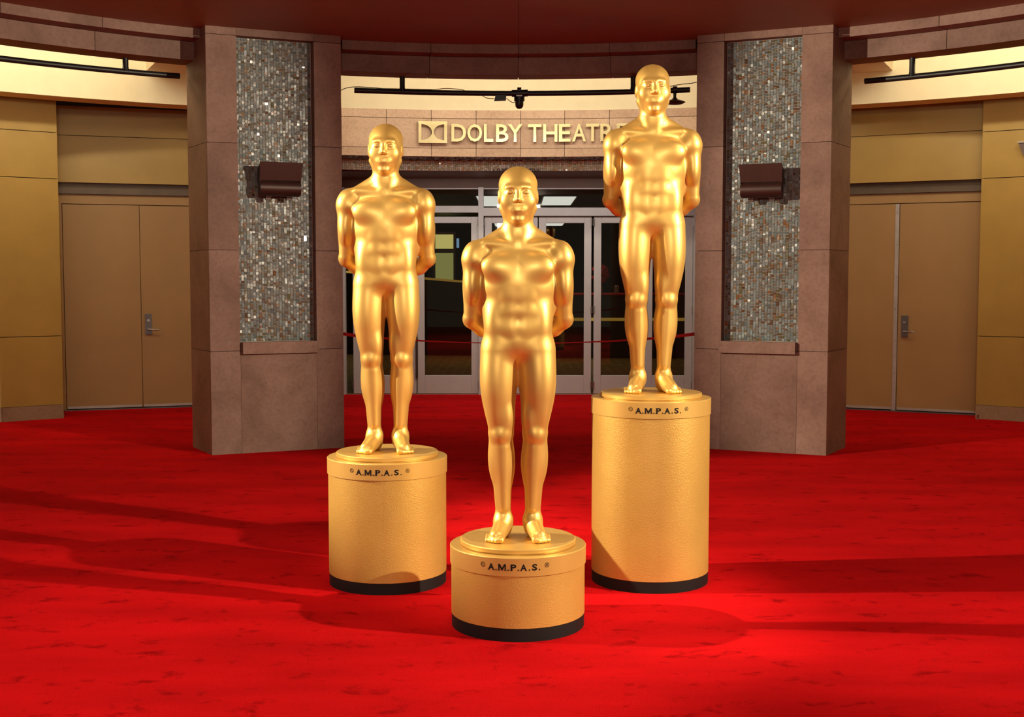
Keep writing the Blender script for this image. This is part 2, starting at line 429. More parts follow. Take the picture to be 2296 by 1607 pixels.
# ------------------------------------------------------------------ pillars
COURSES = [0, 0.934, 1.842, 2.794, 3.742, 3.86]
def pillar(s, label):
    root = empty('stone_pillar', (0, 0, 0)); tag(root, label, 'pillar', 'stone pillars flanking the entrance')
    O = Vector((s * 2.76, 10.87)); I = Vector((s * 1.64, 11.365))
    U = (I - O); L = U.length; U = U / L
    Nn = Vector((U.y, -U.x));
    if Nn.y > 0: Nn = -Nn
    Ob = Vector((s * 3.075, 11.40)); Ib = Vector((s * 1.82, 11.96))
    def P(u, d): return O + U * u - Nn * d          # d = depth behind the front face
    T = 0.045
    c1, c2 = 0.27, 0.97
    # core, leaving the niche open
    e = 0.012
    side_o = (Ob - O).normalized(); side_i = (Ib - I).normalized()
    def pol(*ps): return [(p.x, p.y) for p in ps]
    core = MB()
    core.prism(pol(P(T * .9, T * .9), P(c1 - e, T * .9), P(c1 - e, 0.5), Ob + U * T - side_o * 0.02), 0.0, 3.9)
    core.prism(pol(P(c2 + e, T * .9), P(L - T * .9, T * .9), Ib - U * T - side_i * 0.02, P(c2 + e, 0.5)), 0.0, 3.9)
    core.prism(pol(P(c1 - e, T * .9), P(c2 + e, T * .9), P(c2 + e, 0.5), P(c1 - e, 0.5)), 0.0, 0.93)
    core.prism(pol(P(c1 - e, 0.14), P(c2 + e, 0.14), P(c2 + e, 0.5), P(c1 - e, 0.5)), 0.93, 3.9)
    core.build('core', M['joint'], root)
    g = 0.0022
    for k in range(5):
        z0, z1 = COURSES[k] + (g if k else 0), COURSES[k + 1] - g
        dep = T if 1 <= k <= 3 or k == 0 else T
        # outer and inner front stones; beside the niche they return into it
        dd = 0.13 if k >= 1 else T
        a = MB().prism(pol(P(0, 0), P(c1 - g, 0), P(c1 - g, dd), P(c1 - 0.03, dd), P(c1 - 0.03, T), O + side_o * T + U * T * 0 ), z0, z1)
        a.build('stone', M['stone'], root)
        a = MB().prism(pol(P(c2 + g, 0), P(L, 0), I + side_i * T, P(c2 + 0.03, T), P(c2 + 0.03, dd), P(c2 + g, dd)), z0, z1)
        a.build('stone', M['stone'], root)
        for C0, C1, sd in ((O, Ob, 1), (I, Ib, -1)):
            dirv = (C1 - C0).normalized()
            q0 = C0 + dirv * (T + g); q1 = C1
            MB().prism(pol(q0, q1, q1 + U * sd * T, q0 + U * sd * T), z0, z1).build('stone', M['stone'], root)
    MB().prism(pol(Ob + side_o * 0.0, Ib, Ib + Vector((0, .03)), Ob + Vector((0, .03))), 0, 3.86).build('back_panel', M['stone'], root)
    MB().prism(pol(P(c1, 0), P(c2, 0), P(c2, T), P(c1, T)), 0, 0.925).build('stone', M['stone'], root)
    MB().prism(pol(P(c1, 0), P(c2, 0), P(c2, 0.13), P(c1, 0.13)), 3.744, 3.86).build('stone', M['stone'], root)
    sl = MB().prism(pol(P(c1 + 0.012, -0.045), P(c2 + 0.012, -0.045), P(c2 + 0.012, 0), P(c1 + 0.012, 0)), 0.905, 1.012)
    sl.prism(pol(P(c1 + 0.004, 0), P(c2 - 0.004, 0), P(c2 - 0.004, 0.135), P(c1 + 0.004, 0.135)), 0.93, 1.008)
    sl.build('sill', M['stone'], root)
    MB().prism(pol(P(c1, 0.105), P(c2, 0.105), P(c2, 0.138), P(c1, 0.138)), 1.008, 3.744).build('grout_bed', M['grout'], root)
    def place(u, v, d):
        p = P(c1 + 0.006 + u, 0.104 - d); return (p.x, p.y, 1.012 + v)
    mosaic('mosaic_tiles', c2 - c1 - 0.012, 3.742 - 1.012, place, root, PAL)
    return root, P, Nn, U

pl, PL, NL, UL = pillar(-1, 'pinkish stone pillar with a tall grey mosaic niche, left of the glass doors')
pr, PR, NR, UR = pillar(1, 'pinkish stone pillar with a tall grey mosaic niche, right of the glass doors')

# ------------------------------------------------------------------ up-lights in the niches
def niche_lamp(P, Nn, U, u, zc, s, label):
    base = P(u, 0.10)
    rz = math.atan2(U.y, U.x) if s < 0 else math.atan2(-U.y, -U.x)
    root = empty('wall_lamp', (base.x, base.y, zc), rz)
    tag(root, label, 'wall lamp')
    # local: x across, -y out of the wall
    w = 0.185
    b = MB(); n = 14; prof = []
    for i in range(n + 1):
        a = PI * (0.5 + i / n); prof.append((-0.13 + math.cos(a) * 0.075, -0.075 + math.sin(a) * 0.072))
    prof = prof + [(-0.10, -0.147), (-0.10, -0.003)]
    vs = []; fs = []; m_ = len(prof)
    for x in (-w, w):
        for (y, z) in prof: vs.append((x, y, z))
    fs.append(tuple(range(m_))); fs.append(tuple(range(m_, 2 * m_))[::-1])
    for i in range(m_):
        j = (i + 1) % m_; fs.append((i, j, m_ + j, m_ + i))
    hs = link_mesh('housing', vs, fs, M['bronze'], root)
    for p_ in hs.data.polygons: p_.use_smooth = True
    hs.data.set_sharp_from_angle(angle=math.radians(35))
    # tilted visor plate, with cheeks
    v = [(-w, -0.185, -0.01), (w, -0.185, -0.01), (w + 0.012, -0.235, 0.15), (-w + 0.012 - 0.02, -0.235, 0.15)]
    v2 = [(x, y + 0.008, z) for x, y, z in v]
    link_mesh('visor', v + v2, [(0, 1, 2, 3), (7, 6, 5, 4), (0, 4, 5, 1), (1, 5, 6, 2), (2, 6, 7, 3), (3, 7, 4, 0)], M['bronze'], root)
    for x in (-w - 0.003, w - 0.003):
        c = [(x, -0.182, -0.02), (x, -0.232, 0.148), (x, -0.09, 0.10), (x, -0.06, -0.02)]
        c2 = [(p[0] + 0.006, p[1], p[2]) for p in c]
        link_mesh('cheek', c + c2, [(0, 1, 2, 3), (7, 6, 5, 4), (0, 4, 5, 1), (1, 5, 6, 2), (2, 6, 7, 3), (3, 7, 4, 0)], M['bronze'], root)
    MB().box(-0.11, 0.11, -0.105, 0.0, -0.12, -0.02).build('mount', M['bronze'], root)
    for x in (-0.105, 0.085):
        t = MB(); t.tube([(x - 0.022, -0.13, -0.152), (x + 0.003, -0.13, -0.152)], 0.014, 10)
        t.tube([(x + 0.009, -0.13, -0.152), (x + 0.03, -0.13, -0.152)], 0.014, 10)
        t.box(x - 0.022, x + 0.028, -0.135, -0.1, -0.182, -0.145)
        t.build('knuckle', M['bronze'], root)
    return root
niche_lamp(PL, NL, UL, 0.633, 2.478, -1, 'dark bronze wall lamp on the mosaic of the left stone pillar')
niche_lamp(PR, NR, UR, 0.60, 2.462, 1, 'dark bronze wall lamp on the mosaic of the right stone pillar')

# ------------------------------------------------------------------ cream bulkhead and sign wall
wb = empty('wall_back'); tag(wb, kind='structure')
MB().arc(8.75, 8.90, -64, -16.6, 3.55, 4.62, 2).build('bulkhead', M['cream'], wb)
MB().arc(8.75, 8.90, 16.6, 64, 3.55, 4.62, 2).build('bulkhead', M['cream'], wb)
MB().arc(8.757, 8.90, -16.6, 16.6, 3.604, 4.62, 2).build('bulkhead', M['cream'], wb)
MB().arc(8.90, 9.12, -64, -17.2, 3.552, 3.60, 2).build('bulkhead_soffit', M['cream'], wb)
MB().arc(8.90, 9.12, 17.2, 64, 3.552, 3.60, 2).build('bulkhead_soffit', M['cream'], wb)
MB().arc(8.765, 8.95, -16.5, 16.5, 3.06, 3.60, 2).build('lintel_core', M['joint'], wb)
js = [-16.5, -13.93, -10.41, -6.89, -3.37, 0.14, 3.62, 7.14, 10.66, 14.18, 16.5]
for i in range(len(js) - 1):
    for z0, z1 in ((3.05, 3.147), (3.152, 3.499), (3.505, 3.604)):
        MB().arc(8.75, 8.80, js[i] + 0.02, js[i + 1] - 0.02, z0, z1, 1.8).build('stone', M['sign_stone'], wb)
# radial drop beams behind the pillars
for s in (-1, 1):
    a = Vector((s * 4.19, 13.83)); b = Vector((s * 3.28, 11.93)); d = (a - b).normalized(); nrm = Vector((d.y, -d.x)) * (-s)
    if nrm.x * s > 0: nrm = -nrm
    MB().prism([(a.x, a.y), (b.x, b.y), (b.x + nrm.x * 1.3, b.y + nrm.y * 1.3), (a.x + nrm.x * 1.3, a.y + nrm.y * 1.3)], 3.9, 4.62).build('cross_beam', M['cream'], wb)

# mosaic soffit and strip below the sign wall
MB().arc(8.80, 9.36, -16.3, 16.3, 3.058, 3.10, 2).build('grout_bed', M['grout'], wb)
MB().arc(9.31, 9.36, -15.4, 15.4, 2.925, 3.058, 2).build('grout_bed', M['grout'], wb)
def place_soffit(u, v, d):
    return tuple(polar(8.80 + v, -15.4 + math.degrees(u / 9.0), 3.057 - d))
mosaic('mosaic_tiles', math.radians(30.8) * 9.0, 0.50, place_soffit, wb, PAL, step=0.03, tilt=0.15)
def place_strip(u, v, d):
    return tuple(polar(9.309 - d, -15.3 + math.degrees(u / 9.3), 2.926 + v))
mosaic('mosaic_tiles', math.radians(30.6) * 9.3, 0.130, place_strip, wb, PAL_LIT, step=0.026, tilt=0.22)
MB().box(-2.44, 2.44, 14.9, 16.7, 3.10, 3.16).build('soffit_cap', M['brown'], wb)
sv = MB(); sv.box(-2.44, 2.44, 15.40, 16.56, 2.925, 2.96); sv.build('vestibule_soffit', M['brown'], wb)
MB().box(-2.44, 2.44, 16.54, 16.70, 2.80, 2.93).build('door_header', M['brown'], wb)
for s in (-1, 1):
    x0, x1 = sorted((s * 2.42, s * 2.56))
    MB().box(x0, x1, 14.50, 16.7, 0, 3.1).build('side_panel', M['stone'], wb)
    xa, xb = sorted((s * 2.5, s * 8.0))
    MB().box(xa, xb, 16.5, 16.7, 0, 4.7).build('rear_panel', M['brown'], wb)
    MB().arc(8.90, 9.0, s * 16.2, s * 17.4, 0, 4.62).build('end_panel', M['stone'], wb)

# ------------------------------------------------------------------ the sign
sign = empty('wall_sign', tuple(polar(8.72, 0, 3.22)))
tag(sign, 'raised brass letters with square emblem on the curved stone wall above the doors', 'sign')
def put_letter(me, deg, z, name, r=8.70):
    me.materials.clear(); me.materials.append(M['brass'])
    o = bpy.data.objects.new(name, me); col.objects.link(o)
    p = polar(r, deg, z)
    # text x -> across (right), text y -> up, text z -> towards the viewer
    rot = Matrix(((math.cos(math.radians(deg)), 0, -math.sin(math.radians(deg))), (-math.sin(math.radians(deg)), 0, -math.cos(math.radians(deg))), (0, 1, 0))).to_4x4()
    o.parent = sign
    o.matrix_parent_inverse = Matrix.Identity(4)
    o.matrix_local = Matrix.Translation(-Vector(sign.location)) @ Matrix.Translation(p) @ rot
    return o
LET = [('D', -5.34, -4.18), ('O', -4.07, -2.91), ('L', -2.76, -2.02), ('B', -1.81, -0.82), ('Y', -0.85, 0.28), ('T', 0.74, 1.80), ('H', 1.94, 3.07),
       ('E', 3.18, 4.10), ('A', 4.24, 5.33), ('T', 5.33, 6.36), ('R', 6.46, 7.55), ('E', 7.74, 8.62)]
for ch, a, b in LET:
    me = text_mesh(ch, 0.3, 0.05, offset=0.004)
    fit_glyph(me, math.radians(b - a) * 8.68, 0.208)
    put_letter(me, (a + b) / 2, 3.222, 'letter')
def emblem():
    W, H_, D = 0.343, 0.258, 0.05
    bw = 0.036
    # plate with two D-shaped openings: built as polygon strips between opening outline and plate
    v = []; f = []
    n = 20
    half = W / 2
    y0, y1 = -H_ / 2, H_ / 2
    oy = H_ / 2 - bw          # half height of opening
    R = oy * 1.0
    for s in (-1, 1):
        xo = s * (half - bw)    # flat side of the D (outer)
        # opening boundary from flat side towards centre: half ellipse
        ex = half - bw - 0.010
        pts_in = [(xo, -oy)] + [(xo - s * (ex * math.cos(t)), oy * math.sin(t)) for t in np.linspace(-PI / 2, PI / 2, n)] + [(xo, oy)]
        # right/outer bar, top bar, bottom bar and centre web as quads columns in y
        ts = list(np.linspace(-PI / 2, PI / 2, n))
        # centre web: between x=0 and the curve
        for i in range(n - 1):
            xa, ya = xo - s * ex * math.cos(ts[i]), oy * math.sin(ts[i])
            xb, yb = xo - s * ex * math.cos(ts[i + 1]), oy * math.sin(ts[i + 1])
            b = len(v)
            for z in (-D / 2, D / 2):
                v.extend([(0, ya, z), (xa, ya, z), (xb, yb, z), (0, yb, z)])
            f.extend([(b, b + 1, b + 2, b + 3), (b + 7, b + 6, b + 5, b + 4), (b + 1, b + 5, b + 6, b + 2)])
        def bx(xa, xb, ya, yb):
            xa, xb = sorted((xa, xb)); b = len(v)
            for z in (-D / 2, D / 2): v.extend([(xa, ya, z), (xb, ya, z), (xb, yb, z), (xa, yb, z)])
            f.extend([(b, b + 3, b + 2, b + 1), (b + 4, b + 5, b + 6, b + 7), (b, b + 1, b + 5, b + 4), (b + 1, b + 2, b + 6, b + 5), (b + 2, b + 3, b + 7, b + 6), (b + 3, b, b + 4, b + 7)])
        bx(0, s * half, y0, -oy); bx(0, s * half, oy, y1); bx(xo, s * half, -oy, oy)
    me = bpy.data.meshes.new('emblem'); me.from_pydata(v, [], f); me.update()
    return me
em = put_letter(emblem(), -6.81, 3.33, 'emblem')
tag(em, 'rectangular brass emblem with two facing half-round openings')

# ------------------------------------------------------------------ glass entrance
YD = 16.60
def X(px): return (px - 1163.0) / F_PX * YD
fr = empty('trim_5'); tag(fr, kind='structure')
MB().box(-2.42, X(1078) - 0.03, YD - 0.06, YD + 0.06, 2.47, 2.56).build('header_bar', M['white_frame'], fr)
MB().box(X(1078) + 0.03, 2.42, YD - 0.07, YD + 0.06, 2.425, 2.535).build('header_bar', M['white_frame'], fr)
MB().box(-2.42, 2.42, YD - 0.04, YD + 0.05, 2.785, 2.81).build('top_rail', M['white_frame'], fr)
for px, w, z1 in ((1079, 0.035, 2.81), (1560, 0.05, 2.81), (768, 0.045, 2.81)):
    MB().box(X(px) - w, X(px) + w, YD - 0.065, YD + 0.06, 0, z1).build('mullion', M['white_frame'], fr)
def transom(idx, x0, x1, z0, z1):
    r = empty('window_%d' % idx, ((x0 + x1) / 2, YD, z0)); tag(r, kind='structure')
    MB().box(-(x1 - x0) / 2, (x1 - x0) / 2, -0.006, 0.006, 0, z1 - z0).build('pane', M['glass'], r)
transom(1, X(768) + .045, X(1079) - .035, 2.56, 2.785)
transom(2, X(1079) + .035, X(1560) - .05, 2.535, 2.785)

def glass_leaf(idx, p0, p1, hinge, handle=False):
    x0, x1 = X(p0) + 0.004, X(p1) - 0.004; w = x1 - x0; top = 2.415
    r = empty('door_%d' % idx, (x0, YD, 0)); tag(r, kind='structure')
    st = 0.10; d = 0.022
    # frame with real opening
    fm = MB()
    fm.box(0, st, -d, d, 0.012, top); fm.box(w - st, w, -d, d, 0.012, top)
    fm.box(st, w - st, -d, d, 0.012, 0.262); fm.box(st, w - st, -d, d, top - 0.085, top)
    df = bevelled(fm.build('door_frame', M['white_frame'], r), 0.004)
    MB().box(st, w - st, -0.004, 0.004, 0.262, top - 0.085).build('pane', M['glass'], r)
    hx = 0.0 if hinge == 'L' else w
    for z in (0.13, 1.16, 2.34):
        MB().tube([(hx, -d - 0.008, z - 0.05), (hx, -d - 0.008, z + 0.05)], 0.011, 8).build('hinge', M['steel'], df)
    return r
for i, (a, b, h) in enumerate(((791, 934, 'L'), (935, 1074, 'R'), (1086, 1206, 'L'), (1207, 1326, 'R'), (1330, 1444, 'L'), (1445, 1552, 'R'))):
    glass_leaf(i + 1, a, b, h)
# brass pull bar edge between the first two leaves
pb = MB(); pb.box(X(932), X(937), YD - 0.05, YD - 0.024, 0.22, 0.78)
o = pb.build('door_pull', M['wood']); tag(o, 'narrow brown edge guard low between the two leftmost glass doors', 'door guard')

# ------------------------------------------------------------------ lobby behind the glass
lw = empty('wall_lobby'); tag(lw, kind='structure')
MB().box(-8, 8, 36.0, 36.2, 0, 3.1).build('panel', M['lobby_wall'], lw)
MB().box(-8.1, -8, 16.7, 36.2, 0, 3.1).build('panel', M['lobby_wall'], lw)
MB().box(8, 8.1, 16.7, 36.2, 0, 3.1).build('panel', M['lobby_wall'], lw)
lc = MB().box(-8.1, 8.1, 16.7, 36.2, 3.0, 3.1).build('ceiling', M['lobby_wall']); tag(lc, kind='structure')
def panel_lamp(x0, x1, y0, y1, label):
    r = empty('ceiling_light', ((x0 + x1) / 2, (y0 + y1) / 2, 3.0)); tag(r, label, 'ceiling light')
    hx, hy = (x1 - x0) / 2, (y1 - y0) / 2
    MB().box(-hx - .03, hx + .03, -hy - .03, hy + .03, -0.03, 0).build('frame', M['white_frame'], r)
    MB().box(-hx, hx, -hy, hy, -0.04, -0.03).build('diffuser', M['lamp_white'], r)
panel_lamp(-0.72, -0.33, 20.8, 23.6, 'white ceiling light seen through the high glass, left of the centre statue head')
panel_lamp(0.43, 0.98, 20.9, 23.3, 'white ceiling light seen through the high glass, right of the centre statue head')
panel_lamp(-0.62, -0.40, 30.5, 33.0, 'small far lobby light just above the door glass, left of the centre statue')
panel_lamp(0.64, 1.15, 30.5, 32.6, 'far lobby light at the top of the door glass, right of the centre statue')
part = empty('stair_wall', (-2.0, 25.0, 0)); tag(part, 'dark sloping stair wall in the lobby behind the left glass doors', 'stair wall')
vs = [(-3.2, 0.4, 0), (1.3, -0.3, 0), (1.3, -0.3, 1.45), (-3.2, 0.4, 1.82)]
vs = vs + [(x, y + 0.2, z) for x, y, z in vs]
link_mesh('wall_body', vs, [(0, 1, 2, 3), (7, 6, 5, 4), (0, 4, 5, 1), (1, 5, 6, 2), (2, 6, 7, 3), (3, 7, 4, 0)], M['wood'], part)
MB().tube([(-3.2, 0.45, 1.84), (1.3, -0.25, 1.47)], 0.025, 8).build('hand_rail', M['rail_glow'], part)
lwn = empty('window_3', (-1.73, 28.5, 1.3)); tag(lwn, kind='structure')
MB().box(-0.28, 0.25, 0.0, 0.1, 0, 1.35).build('window_frame', M['wood'], lwn)
MB().box(-0.215, 0.205, -0.02, 0.0, 0.96, 1.29).build('pane', M['lit_window'], lwn)
MB().box(-0.215, 0.205, -0.02, 0.0, 0.1, 0.86).build('pane', M['lit_window_dim'], lwn)
MB().box(0.28, 0.34, -0.02, 0.0, 0.98, 1.20).build('side_light', M['blue_lamp'], lwn)
MB().box(-0.28, 0.25, 0.1, 7.6, 0, 0.1).build('window_ledge', M['wood'], lwn)
ct = empty('bar_counter', (2.3, 24.0, 0)); tag(ct, 'long dark counter with red edge in the lobby behind the right glass doors', 'counter')
MB().box(-1.9, 2.2, 0, 0.8, 0.0, 1.25).build('body', M['wood'], ct)
MB().box(-1.95, 2.25, -0.04, 0.84, 1.25, 1.28).build('counter_top', M['red_cloth'], ct)
MB().box(-1.9, 2.2, -0.03, 0.0, 0.74, 0.80).build('rail', M['rail_glow'], ct)
fv = empty('flower_vase', (1.62, 24.35, 1.28)); tag(fv, 'round bunch of dark red flowers in a vase on the lobby counter', 'flowers')
MB().lathe([(0.05, 0), (0.06, 0.1), (0.04, 0.2), (0.05, 0.24)], 12).build('vase', M['grey_box'], fv)
rb = MB()
for k in range(60):
    a = random.uniform(0, 2 * PI); u = random.uniform(-1, 1); q = math.sqrt(1 - u * u); R_ = 0.16
    cx, cy, cz = R_ * q * math.cos(a), R_ * q * math.sin(a), 0.38 + R_ * u
    rb.lathe([(0.01, -0.035), (0.04, 0.0), (0.03, 0.03), (0.005, 0.035)], 7, (cx, cy, cz))
rb.build('blossoms', M['red_flower'], fv)
for k, (xx, ww, hh) in enumerate(((1.0, 0.14, 0.10), (1.95, 0.10, 0.16), (2.5, 0.22, 0.09))):
    b_ = MB().lathe([(ww * .45, 0), (ww * .5, hh * .8), (ww * .3, hh)], 14, (xx, 24.3, 1.281)).build('serving_dish', M['grey_box'])
    tag(b_, ['squat grey serving dish on the lobby counter, left of the flowers', 'tall grey serving dish on the lobby counter, right of the flowers', 'wide grey serving dish on the lobby counter, behind the right statue legs'][k], 'dish')
area('lobby_lamp', (0, 26, 2.9), (0, 26, 0), 70, (1.0, 0.75, 0.40), 5, 8)

# ------------------------------------------------------------------ side walls
def door_leaf(idx, A, d, nrm, t0, t1, handle=None, strip=False):
    a = A + d * (t0 + 0.003); w = t1 - t0 - 0.006
    r = empty('door_%d' % idx, (a.x, a.y, 0), math.atan2(d.y, d.x)); tag(r, kind='structure')
    fy = -1 if (Vector((-d.y, d.x)).dot(nrm) < 0) else 1      # local y sign that faces the room
    def bx(n_, m_, x0, x1, y0, y1, z0, z1, par=r):
        ya, yb = sorted((y0 * fy, y1 * fy)); return MB().box(x0, x1, ya, yb, z0, z1).build(n_, m_, par)
    bx('door_leaf', M['door'], 0, w, -0.04, 0.0, 0.02, 2.462)
    bx('kick_strip', M['alu'], 0.01, w - 0.01, 0.0, 0.008, 0.022, 0.05)
    if strip:
        x0 = 0 if strip == 'start' else w - 0.045
        s_ = bx('edge_strip', M['alu'], x0, x0 + 0.045, 0.0, 0.012, 0.0, 2.46)
        tb = MB()
        for k in range(7):
            z = 0.08 + k * 0.38; MB().tube([(x0 + .022, 0.012 * fy, z), (x0 + .022, 0.015 * fy, z)], 0.006, 6).build('screw', M['dark_steel'], s_)
    if handle is not None:
        x = handle
        pl_ = bx('lock_plate', M['dark_steel'], x - 0.038, x + 0.038, 0.0, 0.018, 0.905, 1.155)
        cyl = MB().tube([(x, 0.018 * fy, 1.075), (x, 0.026 * fy, 1.075)], 0.017, 12).build('lock_cylinder', M['steel'], pl_)
        sd = 1 if d.x > 0 else -1
        h = MB().tube([(x, 0.018 * fy, 0.965), (x, 0.06 * fy, 0.965), (x + sd * 0.03, 0.068 * fy, 0.966), (x + sd * 0.12, 0.066 * fy, 0.960)], [0.014, 0.012, 0.010, 0.009], 8)
        h.build('door_handle', M['steel'], pl_, True)

def side_wall(s, A, B, seam_t, first_door):
    side = 'left' if s < 0 else 'right'
    wl = empty('wall_' + side); tag(wl, kind='structure')
    MB().arc(9.27, 9.40, s * 34.1, s * 64, 0, 3.60, 2).build('wall_core', M['joint'], wl)
    rows = [(0.155, 0.936), (0.936, 2.700), (2.700, 3.215), (3.215, 3.60)]
    segs = [34.06, 46.0, 58.0, 64.0]
    for k in range(3):
        for z0, z1 in rows:
            a0, a1 = s * (segs[k] + (0.02 if k else 0)), s * (segs[k + 1] - 0.02)
            MB().arc(9.25, 9.275, a0, a1, z0 + 0.004, z1 - 0.004, 1.5).build('panel', M['panel'], wl)
    bb = empty('baseboard_' + side); tag(bb, kind='structure')
    cuts = [34.06, 38.2, 43.0, 48.0, 53.0, 58.0, 64.0]
    for k in range(6):
        MB().arc(9.235, 9.275, s * (cuts[k] + 0.015), s * (cuts[k + 1] - 0.015), 0, 0.155, 1.5).build('stone', M['plinth'], bb)
    d = (B - A).normalized(); nrm = Vector((d.y, -d.x))
    if nrm.y > 0: nrm = -nrm
    E_ = polar(9.25, s * 34.06); E2 = polar(9.27, s * 34.5)
    Aj = A - d * 0.05
    # jamb between the curved wall and the doors
    out = Vector((E2.x, E2.y)) ; out0 = Vector((E_.x, E_.y))
    MB().prism([(out0.x, out0.y), (Aj.x, Aj.y), (Aj.x + s * 0.2, Aj.y + 0.3), (out.x + s * 0.15, out.y + 0.05)], 0, 3.60).build('jamb', M['panel'], wl)
    # upper panels over the doors, proud of the leaves
    T1 = 2.75
    def q(t, off): p = A + d * t + nrm * off; return (p.x, p.y)
    for z0, z1 in ((2.712, 3.255), (3.262, 3.60)):
        MB().prism([q(-0.05, 0.14), q(T1, 0.14), q(T1, 0.10), q(-0.05, 0.10)], z0, z1).build('panel', M['panel'], wl)
    MB().prism([q(-0.05, 0.10), q(T1, 0.10), q(T1, -0.1), q(-0.05, -0.1)], 2.73, 3.60).build('upper_core', M['joint'], wl)
    MB().prism([q(-0.05, 0.05), q(T1, 0.05), q(T1, -0.1), q(-0.05, -0.1)], 2.585, 2.73).build('metal_strip', M['recess_metal'], wl)
    MB().prism([q(-0.05, 0.012), q(1.92, 0.012), q(1.92, -0.1), q(-0.05, -0.1)], 2.470, 2.583).build('door_head', M['door'], wl)
    MB().prism([q(-0.05, 0.012), q(-0.004, 0.012), q(-0.004, -0.1), q(-0.05, -0.1)], 0, 2.47).build('door_post', M['door'], wl)
    MB().prism([q(seam_t * 2 + 0.004, 0.012), q(T1, 0.012), q(T1, -0.1), q(seam_t * 2 + 0.004, -0.1)], 0, 2.47).build('side_panel', M['panel'], wl)
    MB().prism([q(-0.05, 0.03), q(1.92, 0.03), q(1.92, -0.1), q(-0.05, -0.1)], 0, 0.012).build('threshold', M['dark_steel'], wl)
    return d, nrm
A1, B1 = Vector((-5.414, 14.49)), Vector((-4.07, 14.95))
d1, n1 = side_wall(-1, A1, B1, 0.875, 7)
door_leaf(7, A1, d1, n1, 0, 0.875)
door_leaf(8, A1, d1, n1, 0.875, 1.75, handle=0.078)
A2, B2 = Vector((5.36, 14.07)), Vector((4.0, 14.74))
d2, n2 = side_wall(1, A2, B2, 0.955, 9)
door_leaf(9, A2, d2, n2, 0, 0.955, handle=None)
door_leaf(10, A2, d2, n2, 0.955, 1.91, strip='start')
# lever of the right leaf
def right_handle():
    x = 0.955 - 0.085
    p = A2 + d2 * x + n2 * 0.001
    r = [o for o in bpy.data.objects if o.name == 'door_9'][0]
    ang = math.atan2(d2.y, d2.x); fy = -1 if (Vector((-d2.y, d2.x)).dot(n2) < 0) else 1
    def bxx(n_, m_, x0, x1, y0, y1, z0, z1):
        ya, yb = sorted((y0 * fy, y1 * fy)); return MB().box(x0, x1, ya, yb, z0, z1).build(n_, m_, r)
    lp = bxx('lock_plate', M['dark_steel'], x - 0.038, x + 0.038, 0.0, 0.018, 0.895, 1.145)
    MB().tube([(x, 0.018 * fy, 1.065), (x, 0.026 * fy, 1.065)], 0.017, 12).build('lock_cylinder', M['steel'], lp)
    MB().tube([(x, 0.018 * fy, 0.955), (x, 0.06 * fy, 0.955), (x - 0.03, 0.068 * fy, 0.956), (x - 0.12, 0.066 * fy, 0.95)], [0.014, 0.012, 0.010, 0.009], 8).build('door_handle', M['steel'], lp, True)
right_handle()
# small grey fixture on the right wall, at the frame edge
gx = polar(9.25, 37.15, 2.93)
gf = empty('wall_fixture', tuple(gx), math.radians(-37.15)); tag(gf, 'small grey tapered fixture high on the right wall at the picture edge', 'wall lamp')
vs = [(-0.09, -0.10, 0.13), (0.12, -0.10, 0.13), (0.10, -0.05, 0), (-0.05, -0.05, 0), (-0.09, 0, 0.13), (0.12, 0, 0.13), (0.10, 0, 0), (-0.05, 0, 0)]
link_mesh('housing', vs, [(0, 1, 2, 3), (7, 6, 5, 4), (0, 4, 5, 1), (1, 5, 6, 2), (2, 6, 7, 3), (3, 7, 4, 0)], M['grey_box'], gf)
MB().box(-0.10, 0.13, -0.11, 0.0, 0.13, 0.145).build('lid', M['alu'], gf)

# ------------------------------------------------------------------ black pipes under the beams
def pipe(a0, a1, z0, z1, stubs, label):
    r = empty('lighting_pipe', tuple(polar(6.1, (a0 + a1) / 2, z0)))
    tag(r, label, 'pipe', 'black lighting pipes under the stone beams'); off = Vector(r.location)
    n = 24; t = MB()
    t.tube([polar(6.1, a0 + (a1 - a0) * i / n, z0 + (z1 - z0) * i / n) - off for i in range(n + 1)], 0.026, 14)
    t.build('tube', M['pipe'], r, True)
    for sa in stubs:
        zz = z0 + (z1 - z0) * (sa - a0) / (a1 - a0)
        s_ = MB(); s_.tube([polar(6.1, sa, zz) - off, polar(6.1, sa, zz + 0.045) - off, polar(6.1, sa, 3.565) - off], [0.034, 0.026, 0.026], 12)
        s_.build('stub', M['pipe'], r, True)
pipe(-58, -30.8, 3.425, 3.445, [-35.4, -52], 'black curved pipe hanging under the left stone beam')
pipe(-15.2, 15.8, 3.413, 3.413, [-10.8, 10.6], 'black curved pipe with small lamps under the middle stone beam')
pipe(31.3, 58, 3.389, 3.40, [35.3, 52], 'black curved pipe hanging under the right stone beam')

c = polar(6.1, 0.05, 3.413)
sp = empty('spotlight', (c.x, c.y, 3.413)); tag(sp, 'small black spotlight clamped at the middle of the black pipe', 'spotlight')
MB().tube([(-0.075, 0, 0.0), (0.085, 0, 0.004)], 0.034, 12).build('clamp', M['pipe'], sp, True)
MB().tube([(-0.02, 0, 0.03), (0.02, 0, 0.03)], 0.03, 10).build('knob', M['pipe'], sp, True)
MB().lathe([(0.052, -0.075), (0.052, -0.03), (0.03, -0.02)], 18, (0, 0, 0)).build('yoke', M['pipe'], sp, True)
prof = [(0.004, -0.152), (0.022, -0.147), (0.036, -0.132), (0.041, -0.11), (0.042, -0.03)]
MB().lathe(prof, 20).build('lamp_body', M['pipe'], sp, True)
MB().box(-0.03, 0.03, -0.056, -0.05, -0.035, -0.022).build('badge', M['alu'], sp)
cbx = polar(6.1, -1.72, 3.375)
